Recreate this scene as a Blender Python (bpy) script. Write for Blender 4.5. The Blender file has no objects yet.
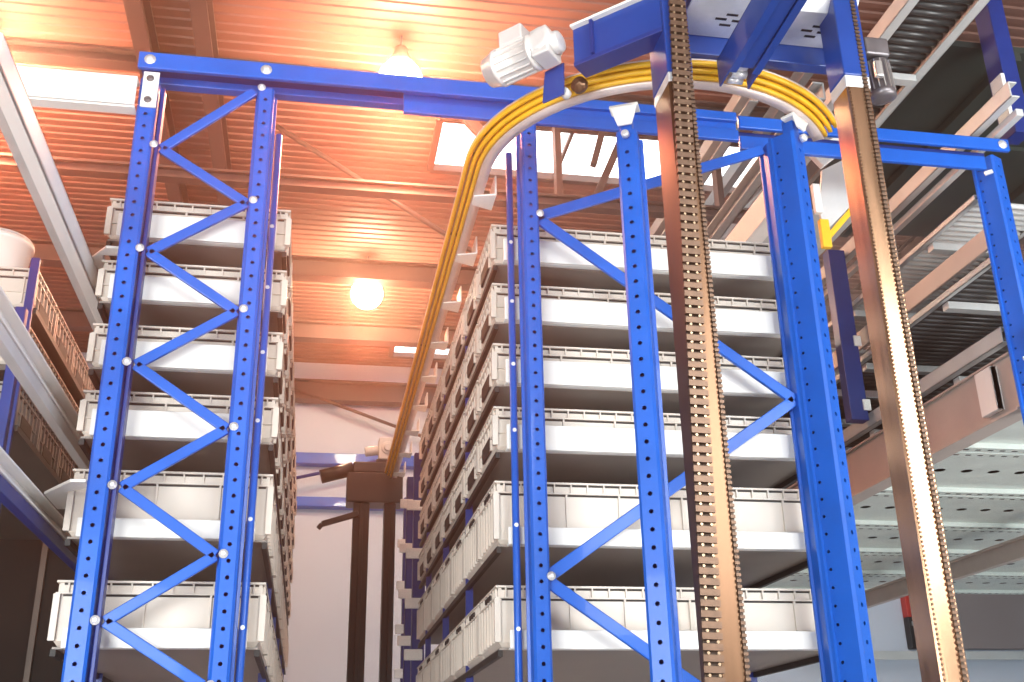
import bpy, bmesh, math, random
from mathutils import Vector, Matrix
random.seed(7)
C = bpy.context.scene.collection
R = math.radians
V3 = Vector

# ------------------------------------------------------------------ materials
def new_mat(name):
    m = bpy.data.materials.new(name); m.use_nodes = True
    nt = m.node_tree; b = nt.nodes['Principled BSDF']
    return m, nt, b

def paint(name, col, rough=.4, metal=0., noise=.06, scale=9., coat=0., aniso=None, spec=.5):
    """paint / plastic / metal with a little tonal and gloss variation"""
    m, nt, b = new_mat(name)
    tc = nt.nodes.new('ShaderNodeTexCoord'); mp = nt.nodes.new('ShaderNodeMapping')
    nz = nt.nodes.new('ShaderNodeTexNoise'); nz.inputs['Scale'].default_value = scale
    nz.inputs['Detail'].default_value = 4
    nt.links.new(tc.outputs['Object'], mp.inputs[0]); nt.links.new(mp.outputs[0], nz.inputs['Vector'])
    if aniso: mp.inputs['Scale'].default_value = aniso
    rp = nt.nodes.new('ShaderNodeValToRGB')
    lo = [max(0, c*(1-noise*2)) for c in col]; hi = [min(1, c*(1+noise)) for c in col]
    rp.color_ramp.elements[0].position = .3; rp.color_ramp.elements[1].position = .7
    rp.color_ramp.elements[0].color = (*lo, 1); rp.color_ramp.elements[1].color = (*hi, 1)
    nt.links.new(nz.outputs['Fac'], rp.inputs[0]); nt.links.new(rp.outputs[0], b.inputs['Base Color'])
    mr = nt.nodes.new('ShaderNodeMapRange'); mr.inputs['To Min'].default_value = max(.05, rough-.06); mr.inputs['To Max'].default_value = rough+.08
    nt.links.new(nz.outputs['Fac'], mr.inputs[0]); nt.links.new(mr.outputs[0], b.inputs['Roughness'])
    b.inputs['Metallic'].default_value = metal
    b.inputs['Coat Weight'].default_value = coat
    b.inputs['Specular IOR Level'].default_value = spec
    return m

def glow(name, col, s):
    m, nt, b = new_mat(name)
    b.inputs['Base Color'].default_value = (*col, 1)
    b.inputs['Emission Color'].default_value = (*col, 1); b.inputs['Emission Strength'].default_value = s
    return m

M = dict(
    shadeblue=paint('shaded_blue_paint', (.005, .045, .26), .32, 0, .05, 6, .2),  # darker copy of the blue, with the crane head's shade in the colour
    blue=paint('blue_paint', (.004, .105, .54), .36, 0, .05, 6, .15, None, .35),
    navy=paint('dark_blue_paint', (.008, .03, .2), .38, 0, .05, 6),
    white=paint('white_paint', (.86, .84, .80), .35, 0, .02, 5),
    offwhite=paint('grey_white_steel', (.56, .56, .55), .42, .0, .05, 5),
    tote=paint('cream_plastic', (.66, .585, .51), .38, 0, .03, 7, .1),
    tote_grey=paint('grey_plastic', (.33, .31, .29), .45, 0, .05, 7),
    dark=paint('dark_plastic', (.018, .016, .015), .55, 0, .1, 7),
    shelf=paint('grey_brown_shelf_steel', (.30, .26, .23), .5, .1, .06, 5),
    under=paint('dark_grey_steel', (.13, .115, .10), .5, .2, .08, 5),
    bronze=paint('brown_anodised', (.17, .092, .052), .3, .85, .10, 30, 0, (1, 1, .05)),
    bronze_lit=paint('lit_anodised', (.55, .33, .20), .24, .92, .10, 30, 0, (1, 1, .05)),  # paler copy of the mast metal, with the lit mast's brightness in the colour
    chain_gap=paint('chain_shadow_steel', (.06, .035, .022), .5, .4, .1, 40),
    alu=paint('brushed_aluminium', (.70, .68, .66), .3, .85, .06, 30, 0, (1, 1, .06)),
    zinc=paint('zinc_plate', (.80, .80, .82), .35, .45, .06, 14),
    chain=paint('oiled_chain_steel', (.155, .092, .06), .42, .6, .12, 40),
    brass=paint('brass_pin', (.36, .25, .16), .35, .7, .08, 20),
    yellow=paint('yellow_insulation', (.90, .50, .02), .4, 0, .05, 8),
    pink=paint('pale_rail_aluminium', (.74, .62, .58), .35, .3, .05, 10),
    black=paint('black_paint', (.008, .008, .009), .4, 0, .1, 8),
    roller=paint('dark_roller_steel', (.10, .10, .10), .35, .6, .1, 10),
    deck=paint('pale_galvanised_deck', (.70, .76, .72), .4, .1, .05, 6),
    green=paint('dark_green_sheet', (.030, .040, .034), .5, 0, .15, 2.),
    beige=paint('beige_beam_paint', (.50, .42, .38), .45, 0, .05, 5),
    wall=paint('white_wall_panel', (.60, .63, .72), .6, 0, .02, 1.5),
    greywall=paint('mauve_grey_panel', (.25, .21, .21), .6, 0, .04, 1.5),
    partition=paint('smoked_partition', (.020, .018, .016), .6, 0, .25, 1.2, 0, None, .2),
    ceil=paint('brown_grey_deck', (.25, .115, .085), .55, .1, .10, 1.5),
    joist=paint('roof_steel', (.075, .05, .045), .5, .1, .08, 3),
    paleroof=paint('pale_grey_roof_steel', (.33, .35, .36), .5, .1, .05, 4),
    floor=paint('concrete_floor', (.58, .55, .52), .5, 0, .08, 1.5),
    motor=paint('silver_motor_paint', (.72, .70, .68), .38, .25, .04, 12),
    gun=paint('gunmetal', (.22, .20, .21), .35, .6, .1, 14),
    red=paint('red_paint', (.5, .03, .02), .4),
    sky=glow('daylight_panel', (1., .98, .97), 3.2),
    lampglow=glow('lamp_lens', (1., .72, .46), 190.),
)

# ------------------------------------------------------------------ mesh helpers
def nb(): return bmesh.new()

def box(bm, x0, x1, y0, y1, z0, z1):
    vs = [bm.verts.new((x, y, z)) for z in (z0, z1) for y in (y0, y1) for x in (x0, x1)]
    for f in ((0, 2, 3, 1), (4, 5, 7, 6), (0, 1, 5, 4), (2, 6, 7, 3), (0, 4, 6, 2), (1, 3, 7, 5)):
        bm.faces.new([vs[i] for i in f])

def bar(bm, p, q, w, h, up=(0, 0, 1)):
    p = V3(p); q = V3(q); d = (q-p).normalized(); up = V3(up)
    s = d.cross(up)
    if s.length < 1e-4: s = d.cross(V3((1, 0, 0)))
    s.normalize(); t = s.cross(d)
    vs = [bm.verts.new(c + s*a*w/2 + t*b*h/2) for c in (p, q) for a, b in ((-1, -1), (1, -1), (1, 1), (-1, 1))]
    for f in ((3, 2, 1, 0), (4, 5, 6, 7), (0, 1, 5, 4), (1, 2, 6, 5), (2, 3, 7, 6), (3, 0, 4, 7)):
        bm.faces.new([vs[i] for i in f])

def tube(bm, p, q, r, n=12, r2=None, cap=True):
    p = V3(p); q = V3(q); d = (q-p).normalized()
    s = d.cross(V3((0, 0, 1)))
    if s.length < 1e-4: s = V3((1, 0, 0))
    s.normalize(); t = d.cross(s); r2 = r if r2 is None else r2
    a = [bm.verts.new(p + (s*math.cos(k*2*math.pi/n)+t*math.sin(k*2*math.pi/n))*r) for k in range(n)]
    b = [bm.verts.new(q + (s*math.cos(k*2*math.pi/n)+t*math.sin(k*2*math.pi/n))*r2) for k in range(n)]
    for k in range(n):
        f = bm.faces.new((a[k], a[(k+1) % n], b[(k+1) % n], b[k])); f.smooth = True
    if cap: bm.faces.new(a[::-1]); bm.faces.new(b)

def lathe(bm, p, d, prof, n=20):
    """prof: list of (distance along d, radius)"""
    p = V3(p); d = V3(d).normalized(); s = d.cross(V3((0, 0, 1)))
    if s.length < 1e-4: s = V3((1, 0, 0))
    s.normalize(); t = d.cross(s); rings = []
    for h, r in prof:
        rings.append([bm.verts.new(p+d*h+(s*math.cos(k*2*math.pi/n)+t*math.sin(k*2*math.pi/n))*max(r, 1e-4)) for k in range(n)])
    for a, b in zip(rings, rings[1:]):
        for k in range(n):
            f = bm.faces.new((a[k], a[(k+1) % n], b[(k+1) % n], b[k])); f.smooth = True
    bm.faces.new(rings[0][::-1]); bm.faces.new(rings[-1])

def prism(bm, poly, z0, z1):
    a = [bm.verts.new((x, y, z0)) for x, y in poly]; b = [bm.verts.new((x, y, z1)) for x, y in poly]
    n = len(poly)
    for k in range(n): bm.faces.new((a[k], a[(k+1) % n], b[(k+1) % n], b[k]))
    bm.faces.new(a[::-1]); bm.faces.new(b)

def slab(bm, pts, off):
    """polygon in space given a thickness vector"""
    off = V3(off); a = [bm.verts.new(p) for p in pts]; b = [bm.verts.new(V3(p)+off) for p in pts]; n = len(pts)
    for k in range(n): bm.faces.new((a[k], a[(k+1) % n], b[(k+1) % n], b[k]))
    bm.faces.new(a[::-1]); bm.faces.new(b)

def sweep(bm, path, prof, smooth=True):
    """path: (x, y, z, nx, ny) with an outward plan normal; prof: closed list of (outward, up)"""
    rings = [[bm.verts.new((x+nx*o, y+ny*o, z+u)) for o, u in prof] for x, y, z, nx, ny in path]
    n = len(prof)
    for a, b in zip(rings, rings[1:]):
        for k in range(n):
            f = bm.faces.new((a[k], a[(k+1) % n], b[(k+1) % n], b[k])); f.smooth = smooth
    bm.faces.new(rings[0][::-1]); bm.faces.new(rings[-1])

def perf(bm, o, u, nrm, W, z0, z1, pitch, r, off=0., depth=.004):
    """strip of sheet with a column of round holes; o = plan origin of its centre line, u = direction across, nrm = outward normal"""
    u = V3((u[0], u[1], 0)); nrm = V3((nrm[0], nrm[1], 0)); o = V3((o[0], o[1], 0)); Z = V3((0, 0, 1))
    n = max(1, int((z1-z0)/pitch)); rest = z0+n*pitch
    for k in range(n):
        zc = z0+(k+.5)*pitch; c = o+Z*zc
        sq = [(1, 0), (1, 1), (0, 1), (-1, 1), (-1, 0), (-1, -1), (0, -1), (1, -1)]
        out = [bm.verts.new(c+u*(a*W/2)+Z*(b*pitch/2)) for a, b in sq]
        cc = c+u*off
        inn = [bm.verts.new(cc+u*(math.cos(i*math.pi/4)*r)+Z*(math.sin(i*math.pi/4)*r)) for i in range(8)]
        bk = [bm.verts.new(v.co-nrm*depth) for v in inn]
        for i in range(8):
            j = (i+1) % 8
            bm.faces.new((out[i], out[j], inn[j], inn[i])); bm.faces.new((inn[i], inn[j], bk[j], bk[i]))
    if z1-rest > 1e-4:
        bm.faces.new([bm.verts.new(o+u*(a*W/2)+Z*b) for a, b in ((-1, rest), (1, rest), (1, z1), (-1, z1))])

def obj(name, bm, mat, parent=None, bevel=0., keep=False, extra=()):
    for i, (b2, m2) in enumerate(extra):        # pattern pieces of the same mesh in a second material
        tmp = bpy.data.meshes.new('tmp'); b2.to_mesh(tmp); b2.free(); n0 = len(bm.faces); bm.from_mesh(tmp); bm.faces.ensure_lookup_table()
        for f in bm.faces[n0:]: f.material_index = i+1
        bpy.data.meshes.remove(tmp)
    bmesh.ops.recalc_face_normals(bm, faces=bm.faces)
    me = bpy.data.meshes.new(name); bm.to_mesh(me); bm.free()
    for m_ in [mat]+[e[1] for e in extra]: me.materials.append(M[m_])
    o = bpy.data.objects.new(name, me); C.objects.link(o)
    if parent is not None:
        o.parent = parent
        if not keep: o.matrix_parent_inverse = Matrix.Translation(-parent.location) if parent.type == 'EMPTY' and parent.parent is None else Matrix.Identity(4)
    if bevel:
        b = o.modifiers.new('edge', 'BEVEL'); b.width = bevel; b.segments = 2; b.limit_method = 'ANGLE'; b.angle_limit = R(50)
    return o

def sub(name, bm, mat, part, bevel=0.):
    """a sub-part: its mesh is written in world coordinates like its part's"""
    return obj(name, bm, mat, part, bevel, keep=True)

def thing(name, label, cat, loc=(0, 0, 0), group=None):
    o = bpy.data.objects.new(name, None); C.objects.link(o); o.location = loc; o.empty_display_size = .1
    o['label'] = label; o['category'] = cat
    if group: o['group'] = group
    return o

def tag(o, label, cat, group=None, kind=None):
    o['label'] = label; o['category'] = cat
    if group: o['group'] = group
    if kind: o['kind'] = kind
    return o

def struct(name, bm, mat, bevel=0., label=None, cat=None):
    o = obj(name, bm, mat, None, bevel); o['kind'] = 'structure'
    if label: o['label'] = label
    if cat: o['category'] = cat
    return o

def copy_thing(o, loc, label):
    c = o.copy(); C.objects.link(c); c.location = loc; c['label'] = label
    for ch in o.children:
        d = ch.copy(); C.objects.link(d); d.parent = c; d.matrix_parent_inverse = ch.matrix_parent_inverse.copy()
        for g in ch.children:
            e = g.copy(); C.objects.link(e); e.parent = d
    return c

ORD = 'first second third fourth fifth sixth seventh eighth ninth tenth eleventh twelfth'.split()

# ------------------------------------------------------------------ camera
F = 1087.3; YAW, PIT, ROL = .1835, .3863, -.0193
cam = bpy.data.objects.new('camera', bpy.data.cameras.new('camera')); C.objects.link(cam)
cy, sy, ct, st = math.cos(YAW), math.sin(YAW), math.cos(PIT), math.sin(PIT)
fw = V3((sy*ct, cy*ct, st)); rt0 = V3((cy, -sy, 0)); up0 = rt0.cross(fw)
rt = rt0*math.cos(ROL)+up0*math.sin(ROL); up = up0*math.cos(ROL)-rt0*math.sin(ROL)
cam.matrix_world = Matrix(((rt.x, up.x, -fw.x, 0), (rt.y, up.y, -fw.y, 0), (rt.z, up.z, -fw.z, 1.6), (0, 0, 0, 1)))
cam.data.sensor_width = 36; cam.data.lens = F/1024*36; cam.data.clip_start = .05
bpy.context.scene.camera = cam

# ------------------------------------------------------------------ the hall
b = nb(); box(b, -5, 13, -7, 14.6, -.2, 0); struct('floor', b, 'floor')
b = nb(); box(b, -5, 13, 14.2, 14.4, 0, 7.3); struct('wall_back', b, 'wall')
b = nb(); box(b, -4.8, -4.6, -1, 14.2, 0, 7.3); struct('wall_left', b, 'greywall')
b = nb(); box(b, 12.6, 12.8, -1, 14.2, 0, 7.3); struct('wall_right', b, 'wall')
# corrugated roof deck, ridges across the hall; open where the daylight panels sit
SKY = [(.89, 4.5, 8.02, 8.88), (.88, 1.75, 12.75, 13.75)]
def deck_bm(x0, x1, y0, y1):
    bm = nb(); pts = []; y = y0
    while y < y1:
        for dy, dz in ((0, 0), (.05, 0), (.06, .013), (.10, .013)):
            pts.append((min(y+dy, y1), 7.0+dz))
        y += .11
    pts.append((y1, 7.0))
    a = [bm.verts.new((x0, p, z)) for p, z in pts]; c = [bm.verts.new((x1, p, z)) for p, z in pts]
    for k in range(len(pts)-1):
        if (a[k].co-a[k+1].co).length > 1e-5: bm.faces.new((a[k], a[k+1], c[k+1], c[k]))
    at = [bm.verts.new((x0, y0, 7.2)), bm.verts.new((x1, y0, 7.2)), bm.verts.new((x1, y1, 7.2)), bm.verts.new((x0, y1, 7.2))]
    bm.faces.new(at)
    return bm
def ceiling():
    bm = nb()
    def add(x0, x1, y0, y1):
        t = deck_bm(x0, x1, y0, y1); me = bpy.data.meshes.new('t'); t.to_mesh(me); t.free(); bm.from_mesh(me); bpy.data.meshes.remove(me)
    add(-4.8, 12.8, -1, 8.02); add(-4.8, .89, 8.02, 8.88); add(4.5, 12.8, 8.02, 8.88)
    add(-4.8, 12.8, 8.88, 12.75); add(-4.8, .88, 12.75, 13.75); add(1.75, 12.8, 12.75, 13.75); add(-4.8, 12.8, 13.75, 14.3)
    return bm
struct('ceiling', ceiling(), 'ceil')
for i, (x0, x1, y0, y1) in enumerate(SKY):
    b = nb(); box(b, x0, x1, y0, y1, 7.03, 7.06); w = struct('window_%d' % (i+1), b, 'sky')
    b = nb()
    for xx in (x0, x1): box(b, xx-.03, xx+.03, y0, y1, 6.96, 7.06)
    for yy in (y0, y1): box(b, x0, x1, yy-.03, yy+.03, 6.96, 7.06)
    nx = int((x1-x0)/1.0)
    for k in range(1, nx): box(b, x0+k*(x1-x0)/nx-.015, x0+k*(x1-x0)/nx+.015, y0, y1, 6.99, 7.03)
    sub('window_frame', b, 'joist', w)

def ibeam(bm, p, q, w, h, t=.02):
    """I-section lying along p-q"""
    p = V3(p); q = V3(q)
    bar(bm, p+V3((0, 0, h/2-t/2)), q+V3((0, 0, h/2-t/2)), w, t)
    bar(bm, p-V3((0, 0, h/2-t/2)), q-V3((0, 0, h/2-t/2)), w, t)
    bar(bm, p, q, t, h-2*t)
n = 0
for x in (-1.45, -1.0, 4.25, 6.2, 8.2):
    n += 1; b = nb(); ibeam(b, (x, -.9, 6.84), (x, 14.1, 6.84), .12, .26); struct('trim_%d' % n, b, 'joist')
for y in (10.4, 12.1):
    n += 1; b = nb(); ibeam(b, (-4.6, y, 6.60), (12.5, y, 6.60), .16, .22); struct('trim_%d' % n, b, 'joist')
n += 1; b = nb(); ibeam(b, (-4.6, 13.95, 6.50), (12.5, 13.95, 6.50), .2, .28); struct('trim_%d' % n, b, 'joist')
for x in (3.05, 3.4, 3.75, 4.7):      # light joists under the daylight panels
    n += 1; b = nb(); bar(b, (x, 5.9, 6.45), (x, 10.2, 6.45), .07, .12); struct('trim_%d' % n, b, 'paleroof')
n += 1; b = nb(); ibeam(b, (-4.55, 7.5, 5.93), (12.5, 7.5, 5.93), .10, .10); ibeam(b, (-4.55, 7.5, 6.93), (12.5, 7.5, 6.93), .12, .12); tr = struct('trim_%d' % n, b, 'joist')
for xa, za, xb, zb, w_ in ((.86, 6.87, 1.26, 6.42, .09), (1.80, 6.87, 1.80, 5.98, .10), (2.26, 6.87, 2.10, 6.30, .05), (2.48, 6.87, 2.10, 5.98, .06), (2.66, 6.87, 2.95, 6.45, .06), (3.17, 6.87, 3.17, 5.98, .10), (4.4, 6.87, 4.4, 5.98, .10), (3.3, 5.98, 4.2, 6.87, .06)):
    b = nb(); bar(b, (xa, 7.5, za), (xb, 7.5, zb), .05, w_, (0, 1, 0) if xa == xb else (0, 0, 1)); sub('truss_strut', b, 'joist', tr)
# horizontal rails of the back wall, with crossing rods
for z, h in ((5.60, .15), (5.02, .13)):
    n += 1; b = nb(); box(b, -4.6, 12.5, 14.02, 14.19, z-h/2, z+h/2); struct('trim_%d' % n, b, 'blue', .01)
t = thing('tie_rod', 'thin brown tie rod falling across the white end wall under its top beam', 'rod', (.4, 13.85, 6.2))
b = nb(); tube(b, (-.75, 13.85, 6.62), (1.6, 13.85, 5.80), .022); obj('rod', b, 'joist', t)
t = thing('tie_rod', 'thin blue rod rising between the two blue rails of the white wall', 'rod', (.3, 13.85, 5.4))
b = nb(); tube(b, (-.6, 13.85, 5.2), (1.1, 13.85, 5.62), .022); obj('rod', b, 'navy', t)
t = thing('tie_rod', 'slender brown roof rod slanting down from the narrow rack to the curved rail', 'rod', (.3, 8, 6.2))
b = nb(); tube(b, (-.55, 8, 6.79), (1.2, 8, 5.67), .022); obj('rod', b, 'joist', t)

# smoked partition far behind the narrow rack
b = nb(); box(b, -4.5, -1.12, 8.6, 8.66, 0, 3.4); o = struct('wall_partition', b, 'partition')
b = nb()
for k in range(5): box(b, -4.4+k*.8, -4.36+k*.8, 8.57, 8.599, 0, 3.38)
sub('partition_post', b, 'under', o)

# ------------------------------------------------------------------ upright profile
def upright(name, parent, x, y, z0, z1, rot=0., w=.052, flank=.070, mat='blue', lip=.011, holes_side=False):
    bm = nb(); c = .010; pitch = .0621
    ca, sa = math.cos(rot), math.sin(rot)
    T = lambda p: (x+p[0]*ca-p[1]*sa, y+p[0]*sa+p[1]*ca)
    D = lambda p: (p[0]*ca-p[1]*sa, p[0]*sa+p[1]*ca)
    perf(bm, T((0, 0)), D((1, 0)), D((0, -1)), w, z0, z1, pitch, .0085)
    h = w/2
    right = [(h, 0), (h+c, c), (h+c, flank), (h+c+lip, flank+.004), (h+c+lip, flank+.016)]
    poly = right+[(-a, d) for a, d in right[::-1]]
    a = [bm.verts.new((*T(p), z0)) for p in poly]; d = [bm.verts.new((*T(p), z1)) for p in poly]
    m = len(poly)
    for k in range(m-1):
        if holes_side and k in (1, m-3): continue
        bm.faces.new((a[k], a[k+1], d[k+1], d[k]))
    bm.faces.new(a[::-1]); bm.faces.new(d)
    if holes_side:
        for s in (1, -1):
            W = flank-c
            perf(bm, T((s*(h+c), c+W/2)), D((0, 1)), D((s, 0)), W, z0, z1, pitch, .006, W*.34)
    return obj(name, bm, mat, parent)

def zigzag(parent, pts, y, w=.042, d=.02, mat='blue'):
    for (xa, za), (xb, zb) in zip(pts, pts[1:]):
        b = nb(); bar(b, (xa, y, za), (xb, y, zb), d, w, (0, 0, 1)); obj('brace', b, mat, parent, .004)

def bolt(parent, p, d=(0, -1, 0), r=.012, l=.012, mat='zinc'):
    b = nb(); p = V3(p); d = V3(d).normalized()
    lathe(b, p, d, [(0, r*1.5), (.003, r*1.5), (.003, r), (l, r*.9), (l+.003, r*.5)], 10)
    obj('bolt', b, mat, parent)

# end frame of the narrow rack
t = thing('rack_end_frame', 'tall blue braced frame with two perforated posts before the narrow rack', 'rack frame', (-.55, 4.2, 0))
upright('post', t, -.816, 4.2, 0, 4.50, 0, .060); upright('post', t, -.316, 4.2, 0, 4.50)
zz = [(-.722, .30), (-.362, .68), (-.722, 1.06), (-.362, 1.44), (-.737, 1.70), (-.374, 1.945), (-.737, 2.17), (-.366, 2.416), (-.735, 2.669), (-.366, 2.915), (-.738, 3.167), (-.366, 3.420), (-.742, 3.668), (-.363, 3.928), (-.738, 4.166), (-.366, 4.50)]
zigzag(t, zz, 4.235)
for xx, zc in zz[5:]:
    bolt(t, (xx-.028 if xx < -.5 else xx+.030, 4.198 if xx > -.5 else 4.199, zc))
b = nb(); box(b, -.762, -.748, 4.205, 4.262, 0, 4.46); obj('inner_flange', b, 'navy', t, .003)
b = nb(); box(b, -.842, -.775, 4.188, 4.199, 4.345, 4.525); o = obj('white_end_plate', b, 'white', t, .002); o['label'] = 'white bolted plate'
for zc in (4.38, 4.49):
    b = nb(); lathe(b, (-.812, 4.1878, zc), (0, -1, 0), [(0, .016), (.004, .016), (.004, .009), (.014, .009)], 12); sub('plate_bolt', b, 'gun', o)

# top beams
t = thing('cross_beam', 'long violet-blue top beam joining the narrow rack frame to the arch posts', 'beam', (.1, 4.2, 4.58))
b = nb(); box(b, -.87, .95, 4.172, 4.196, 4.535, 4.618); obj('front_face', b, 'blue', t, .004)
b = nb(); box(b, -.87, .95, 4.31, 4.36, 4.55, 4.63); obj('back_face', b, 'blue', t, .004)
b = nb(); box(b, -.87, .95, 4.196, 4.31, 4.585, 4.60); obj('web', b, 'navy', t)
for xx in (-.82, -.32): bolt(t, (xx, 4.172, 4.578), r=.017)
t = thing('cross_beam', 'blue top beam running behind the chain posts over the wide rack', 'beam', (1.3, 4.25, 4.55))
b = nb(); box(b, .30, 1.92, 4.225, 4.25, 4.565, 4.615); obj('upper_flange', b, 'blue', t, .004)
b = nb(); box(b, .30, 1.92, 4.25, 4.265, 4.51, 4.57); obj('web', b, 'blue', t)
b = nb(); box(b, .30, 1.92, 4.225, 4.25, 4.455, 4.515); obj('lower_flange', b, 'blue', t, .004)
t = thing('cross_beam', 'dark blue top beam ending at the outer perforated post by the conveyors', 'beam', (2.6, 4.3, 4.55))
b = nb(); box(b, 1.95, 3.42, 4.275, 4.30, 4.565, 4.635); obj('upper_flange', b, 'blue', t, .006)
b = nb(); box(b, 1.95, 3.30, 4.325, 4.34, 4.52, 4.57); obj('web', b, 'navy', t)
b = nb(); box(b, 1.95, 3.27, 4.285, 4.31, 4.45, 4.525); obj('lower_flange', b, 'blue', t, .004)
bolt(t, (3.38, 4.275, 4.6), r=.017)

# end frame of the wide rack
t = thing('rack_end_frame', 'blue braced frame with perforated post standing before the wide rack', 'rack frame', (1.45, 4.2, 0))
upright('post', t, .878, 4.2, 0, 4.50); upright('post', t, 2.085, 4.2, 0, 4.44)
zz = [(.90, .78), (2.04, 1.56), (.90, 2.345), (2.045, 3.14), (.908, 3.963), (2.04, 4.42)]
zigzag(t, zz, 4.24, .05)
bolt(t, (.918, 4.199, 3.963)); bolt(t, (.918, 4.199, 2.35))

def guard_tube(x, label):
    t = thing('guard_tube', label, 'tube', (x, 4.30, 0))
    b = nb(); tube(b, (x, 4.312, 0), (x, 4.312, 4.33), .0155, 12); obj('pole', b, 'blue', t)
    for z in LEV[:6]:
        b = nb(); tube(b, (x, 4.302, z+.06), (x-.001, 4.296, z+.06), .009, 8); obj('clip', b, 'zinc', t)

# levels shared by both racks: (bottom, height)
LEVH = [(2.100, .245), (2.512, .268), (2.915, .195), (3.212, .192), (3.508, .190), (3.800, .198)]
LEV = [z for z, _ in LEVH]
LNAME = ['lowest', 'second lowest', 'third lowest', 'third highest', 'second highest', 'topmost']
guard_tube(-.252, 'slim blue tube standing between the narrow rack frame and the aisle')
guard_tube(.802, 'slim blue tube standing beside the wide rack post')

# posts of the arch, turned to face outwards from the bend
CX, CY, RR = 1.41, 4.1, .81
def arch_post(x, y, zt, label, w=.062, fl=.085):
    t = thing('arch_post', label, 'post', (x, y, 0))
    rot = math.atan2(y-CY, x-CX)+math.pi/2
    upright('post', t, x, y, 0, zt, rot, w, fl, holes_side=True)
    n_ = V3((math.cos(rot-math.pi/2), math.sin(rot-math.pi/2), 0)); s_ = V3((math.cos(rot), math.sin(rot), 0)); p = V3((x, y, 0))-n_*.03
    b = nb(); bar(b, p+V3((0, 0, zt-.09)), p+V3((0, 0, zt+.07)), .05, .05, n_); o = obj('head_tongue', b, 'blue', t, .006)
    b = nb(); q = p+n_*.052
    lathe(b, q+V3((0, 0, zt-.03)), n_, [(-.01, .016), (.008, .016), (.014, .010)], 12); sub('head_bolt', b, 'zinc', o)
    b = nb(); z0 = zt+.06
    slab(b, [q-s_*.028+V3((0, 0, z0-.045)), q+s_*.028+V3((0, 0, z0-.045)), q+s_*.058+V3((0, 0, 4.09)), q-s_*.058+V3((0, 0, 4.09))], -n_*.012)
    bar(b, q+V3((0, 0, 4.083))-s_*.058-n_*.03, q+V3((0, 0, 4.083))+s_*.058-n_*.03, .012, .06, n_)
    o = obj('rail_bracket', b, 'white', t, .003); o['label'] = 'white gusset bracket'
    return t
arch_post(1.126, 3.52, 3.98, 'blue perforated post with a white bracket carrying the curved rail, beside the thick chain')
arch_post(1.845, 3.50, 4.02, 'broad blue perforated post with slotted flanks between the two brown masts', .066, .090)

# outer post by the conveyors
t = thing('conveyor_post', 'blue slotted post at the end of the top beam beside the conveyors', 'post', (3.38, 4.3, 0))
upright('post', t, 3.375, 4.33, 0, 4.56, .45, .075, .10, 'blue', holes_side=True)
for z in (2.98, 3.42, 4.43):
    b = nb(); bar(b, (3.262, 4.30, z), (3.30, 4.29, z+.012), .012, .02); obj('clip', b, 'zinc', t)
b = nb(); box(b, 3.30, 3.42, 4.268, 4.275, 3.46, 3.60); obj('white_plate', b, 'white', t, .002)

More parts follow.
